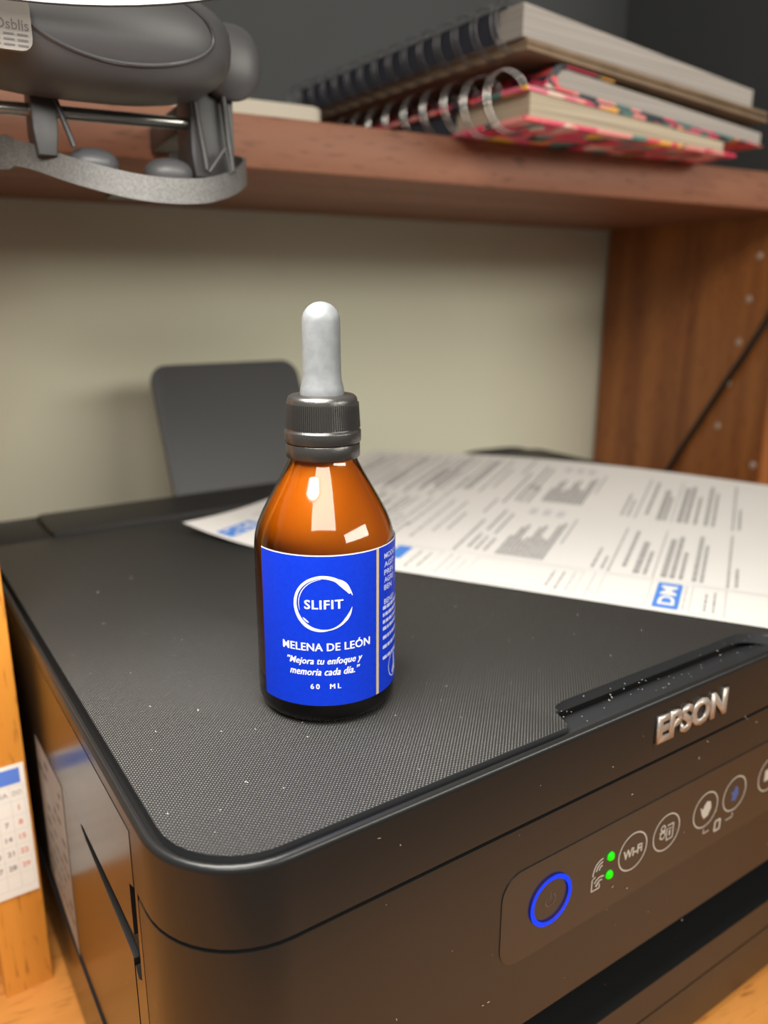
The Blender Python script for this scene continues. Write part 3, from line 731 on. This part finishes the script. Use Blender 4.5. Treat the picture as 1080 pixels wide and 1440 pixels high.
C = nb_empty('thin_notebook', 'thin floral notebook with a folded rounded spine, between the two spiral notebooks', 'notebook')
def bent(u, off):              # centre line of the folded booklet, sagging to the right
    return (u, 15.8 + off - (u - 5) * .042 + .0)
pts = [(22, 17.2), (196, 9.6), (196, 16.2), (120, 20.4), (60, 23.6), (27, 25.4), (23.0, 24.6), (20.5, 22), (20.3, 19)]
finish(prism(BM(), pts, 3, 180, 'Y'), 'pages', M['grey_pages'], C)
cov = [(12, 15.9), (197, 8.8), (197, 9.4), (23, 16.9), (19.6, 18.7), (19.4, 22.2), (22.4, 25.4), (27, 26.3), (60, 24.5), (60, 25.1), (27, 27.0), (20, 26.6), (15.5, 23.4), (12.6, 19.5)]
finish(prism(BM(), cov, 2, 181, 'Y'), 'cover', M['floral'], C)
B = nb_empty('spiral_notebook', 'uppermost and largest spiral notebook, thick grey pages on a brown cardboard back', 'notebook')
finish(wedge(BM(), -4, 195, -1, 200, 28.6, 30.6, 21.4, 23.2, .2), 'card_back', M['card'], B)
finish(wedge(BM(), -4, 194, -1, 198, 31.0, 33.2, 24.8, 26.6, .2), 'inner_card', M['card'], B)
finish(wedge(BM(), -6, 178, 0, 198, 33.6, 46.8, 27.6, 36.4), 'pages', M['grey_pages'], B)
finish(wedge(BM(), -6.5, 180, 10, 199, 46.9, 47.7, 36.5, 37.2), 'front_cover', M['navy_cover'], B)
finish(box(BM(), -6.8, -6.1, 16, 198, 33.8, 46.6), 'darkening_strip', M['navy_cover'], B)  # likewise added, to darken the left side of the page block
w_ = 9.0
while w_ < 198:
    finish(coil(-4.5, 39.6, 11.2, w_, .4, lean=1.0), 'coil', M['wire_dull'], B, smooth=80); w_ += 13.3
# cream pad on the shelf behind the lamp
pd = finish(prism(BM(), rrect(0, 84, 0, 110, 6, 5), 0, 12.6, bev_top=1.2), 'note_pad', M['pad'], loc=P3(92, 397, 77.9), smooth=40)
tag(pd, 'flat cream pad lying on the shelf behind the lamp joint', 'pad')

# ================================================================== CABLES
cb_ = BM(); pts = smooth_path([(508.5, 352, WZ(54)), (508.5, 380, WZ(-13)), (508.5, 414, WZ(-69)), (508.5, 456, WZ(-138)), (507, 490, WZ(-200)), (495, 505, WZ(-254.2)), (470, 508, WZ(-254.4))], 6)
tube(cb_, pts, 2.2, 10)
tag(finish(cb_, 'power_cable', M['cable'], smooth=60), 'thin black cable slanting down the wooden side panel', 'cable')
cb_ = BM(); pts = smooth_path([(240, 520, WZ(-252)), (290, 515, WZ(-190)), (330, 514, WZ(-131)), (372, 514, WZ(-121.5)), (415, 512, WZ(-130)), (450, 506, WZ(-180)), (460, 490, WZ(-252))], 8)
tube(cb_, pts, 3.2, 10)
tag(finish(cb_, 'cable_loop', M['cable'], smooth=60), 'black cable loop just showing behind the sheet of paper', 'cable')

# ================================================================== THE DESK LAMP
LP = empty('desk_lamp', 'round clamp lamp with a glowing diffuser and dark grey joint at the shelf edge', 'lamp', P3(88, 366, 66))
LPo = P3(88, 366, 66) / S
def lk(o_): o_.location = -Vector(LPo) * S; return o_
tl = math.atan(.11)
def tilt_pt(x, y, z):          # lamp head local -> world mm
    c = Vector((14, 150, WZ(79.5))); y2 = y * math.cos(tl) + z * math.sin(tl); z2 = -y * math.sin(tl) + z * math.cos(tl)
    return c + Vector((x, y2, z2))
def headpart(prof, name, material):
    bm = lathe(BM(), prof, 72)
    for v in bm.verts: v.co = tilt_pt(*v.co)
    return lk(finish(bm, name, material, LP, smooth=45))
headpart([(0, 22), (30, 21), (62, 15), (84, 3), (86.5, .5), (86.2, -1.2), (84.6, -1.4), (84.0, .4), (0, 6)], 'shade', M['lamp_grey'])
headpart([(83.9, 0), (82, -2.2), (74, -4.5), (55, -6.5), (30, -7.6), (0, -8)], 'diffuser', M['diffuser'])
def superell(cx, cy, cz, rx, ry, rz, e=3.0, nu=40, nv=20, rot=0.0):
    bm = BM(); sg = lambda v, p: math.copysign(abs(v) ** p, v); p = 2 / e; rows = []
    for j in range(nv + 1):
        ph = -math.pi / 2 + math.pi * j / nv
        rows.append([Vector((rx * sg(math.cos(ph), p) * sg(math.cos(2 * math.pi * i / nu), p), ry * sg(math.cos(ph), p) * sg(math.sin(2 * math.pi * i / nu), p), rz * sg(math.sin(ph), p))) for i in range(nu)])
    q = Matrix.Rotation(rot, 3, 'Y')
    vr = [[bm.verts.new(q @ c + Vector((cx, cy, cz))) for c in r] for r in rows]
    for j in range(nv):
        for i in range(nu): bm.faces.new((vr[j][i], vr[j][(i + 1) % nu], vr[j + 1][(i + 1) % nu], vr[j + 1][i]))
    bmesh.ops.remove_doubles(bm, verts=bm.verts[:], dist=.01)
    return bm
hs = lk(finish(superell(44, 280, WZ(74.5), 45, 26, 15.5, 2.8), 'joint_housing', M['lamp_grey'], LP, smooth=60))
def on_house(x, z, e=2.8):
    q = 1 - abs((x - 44) / 45) ** e - abs(z / 15.5) ** e
    return 280 - 26 * max(q, 0) ** (1 / e)
bm = BM(); tube(bm, [(52 + 27 * math.cos(a), on_house(52 + 27 * math.cos(a), 10.5 * math.sin(a)) - .1, WZ(74.5) + 10.5 * math.sin(a)) for a in [2 * math.pi * k / 64 for k in range(64)]], .6, 6, True)
finish(bm, 'housing_seam', M['lamp_grey'], hs, smooth=60)
lk(finish(superell(94, 292, WZ(77), 11, 6, 12, 2.3, 28, 14), 'pivot_ear', M['lamp_grey'], LP, smooth=60))
bm = BM(); prism(bm, rrect(13, 27.5, WZ(62.5), WZ(76), 3, 4), 252.6, 254.0, 'Y')
sk = finish(bm, 'lamp_sticker', mat('lamp_sticker', (.20, .18, .16), .6), hs, smooth=0); sk['label'] = 'beige rating sticker with small dark print'
bm = BM(); merge(bm, text_bm('Osblis', 8.4, 2.6, .01), lambda x, y: (22.6 + x, 252.4, WZ(68.6) + y))
for k in range(3):
    for j in range(3): quad2d(bm, 17 + j * 3.4, 19.6 + j * 3.4, WZ(66.0 - k * 1.3), WZ(66.5 - k * 1.3), lambda x, z: (x, 252.4, z))
finish(bm, 'sticker_print', M['sticker_print'], sk, smooth=0)
bm = BM(); tube(bm, [(-30, 300, WZ(56.6)), (84, 300, WZ(58.0))], 2.1, 16); lk(finish(bm, 'cross_rod', M['chrome'], LP, smooth=60))
for (x0, x1, n0, z0, z1) in ((29.2, 36.8, 292, 43, 67), (80, 95.5, 294, 40, 74)):
    bm = BM(); prism(bm, [(x0 + 1, WZ(z0)), (x1 - 1, WZ(z0)), (x1, WZ(z0 + 8)), (x1, WZ(z1)), (x0, WZ(z1)), (x0, WZ(z0 + 8))], n0, n0 + 18, 'Y', .8, .8, 2)
    lk(finish(bm, 'bracket', M['black_plastic'], LP, smooth=40))
for (a, b, r_) in (((81, 291, 63), (84, 290, 42), 1.0), ((91, 291, 66), (93, 290, 42), 1.2), ((36.5, 292, 60), (41, 291, 46), .9), ((84, 288, 41), (90, 288, 49), .8), ((90, 288, 49), (92, 289, 41), .8)):
    bm = BM(); tube(bm, [(a[0], a[1], WZ(a[2])), (b[0], b[1], WZ(b[2]))], r_, 8); lk(finish(bm, 'rib', M['black_plastic'], LP, smooth=60))
# curved band
path = smooth_path([(-30, 330, 46), (-5, 326, 45.8), (14, 316, 45.6), (26, 303, 44.4), (42, 290, 38.2), (60, 283, 34.0), (78, 283, 34.0), (92, 290, 38.0), (101, 301, 43.4), (103, 312, 46.8), (98, 321, 48.6), (88, 325, 49.0), (80, 326, 48.8)], 7)
bm = BM(); rows = []
for i, p in enumerate(path):
    a = path[max(i - 1, 0)]; b = path[min(i + 1, len(path) - 1)]; d = (b - a); nn = Vector((d.y, -d.x, 0)).normalized() * .6
    hgt = 4.0 if p.y < 305 or p.x > 50 else 5.2
    rows.append([bm.verts.new((p.x + s * nn.x, p.y + s * nn.y, WZ(p.z) + v)) for s, v in ((-1, -hgt), (1, -hgt), (1, hgt), (-1, hgt))])
for A_, B_ in zip(rows, rows[1:]):
    for k in range(4): bm.faces.new((A_[k], A_[(k + 1) % 4], B_[(k + 1) % 4], B_[k]))
bm.faces.new(rows[0]); bm.faces.new(rows[-1][::-1])
lk(finish(bm, 'curved_band', M['band'], LP, smooth=40))
for (x, n_, z_) in ((47.5, 293, 42.2), (72, 291, 40.6)):
    bm = superell(x, n_ + 5, WZ(z_), 8.2, 7.5, 5.0, 2.2, 28, 14); lk(finish(bm, 'knob', M['lamp_grey'], LP, smooth=60))
bm = BM(); box(bm, 54, 92, 292, 318, WZ(33.6), WZ(36), .5); lk(finish(bm, 'base_plate', M['black_plastic'], LP, smooth=40))
bm = BM(); box(bm, 82, 93, 311, 366.9, WZ(58), WZ(68), 1); lk(finish(bm, 'clamp_arm', M['black_plastic'], LP, smooth=40))
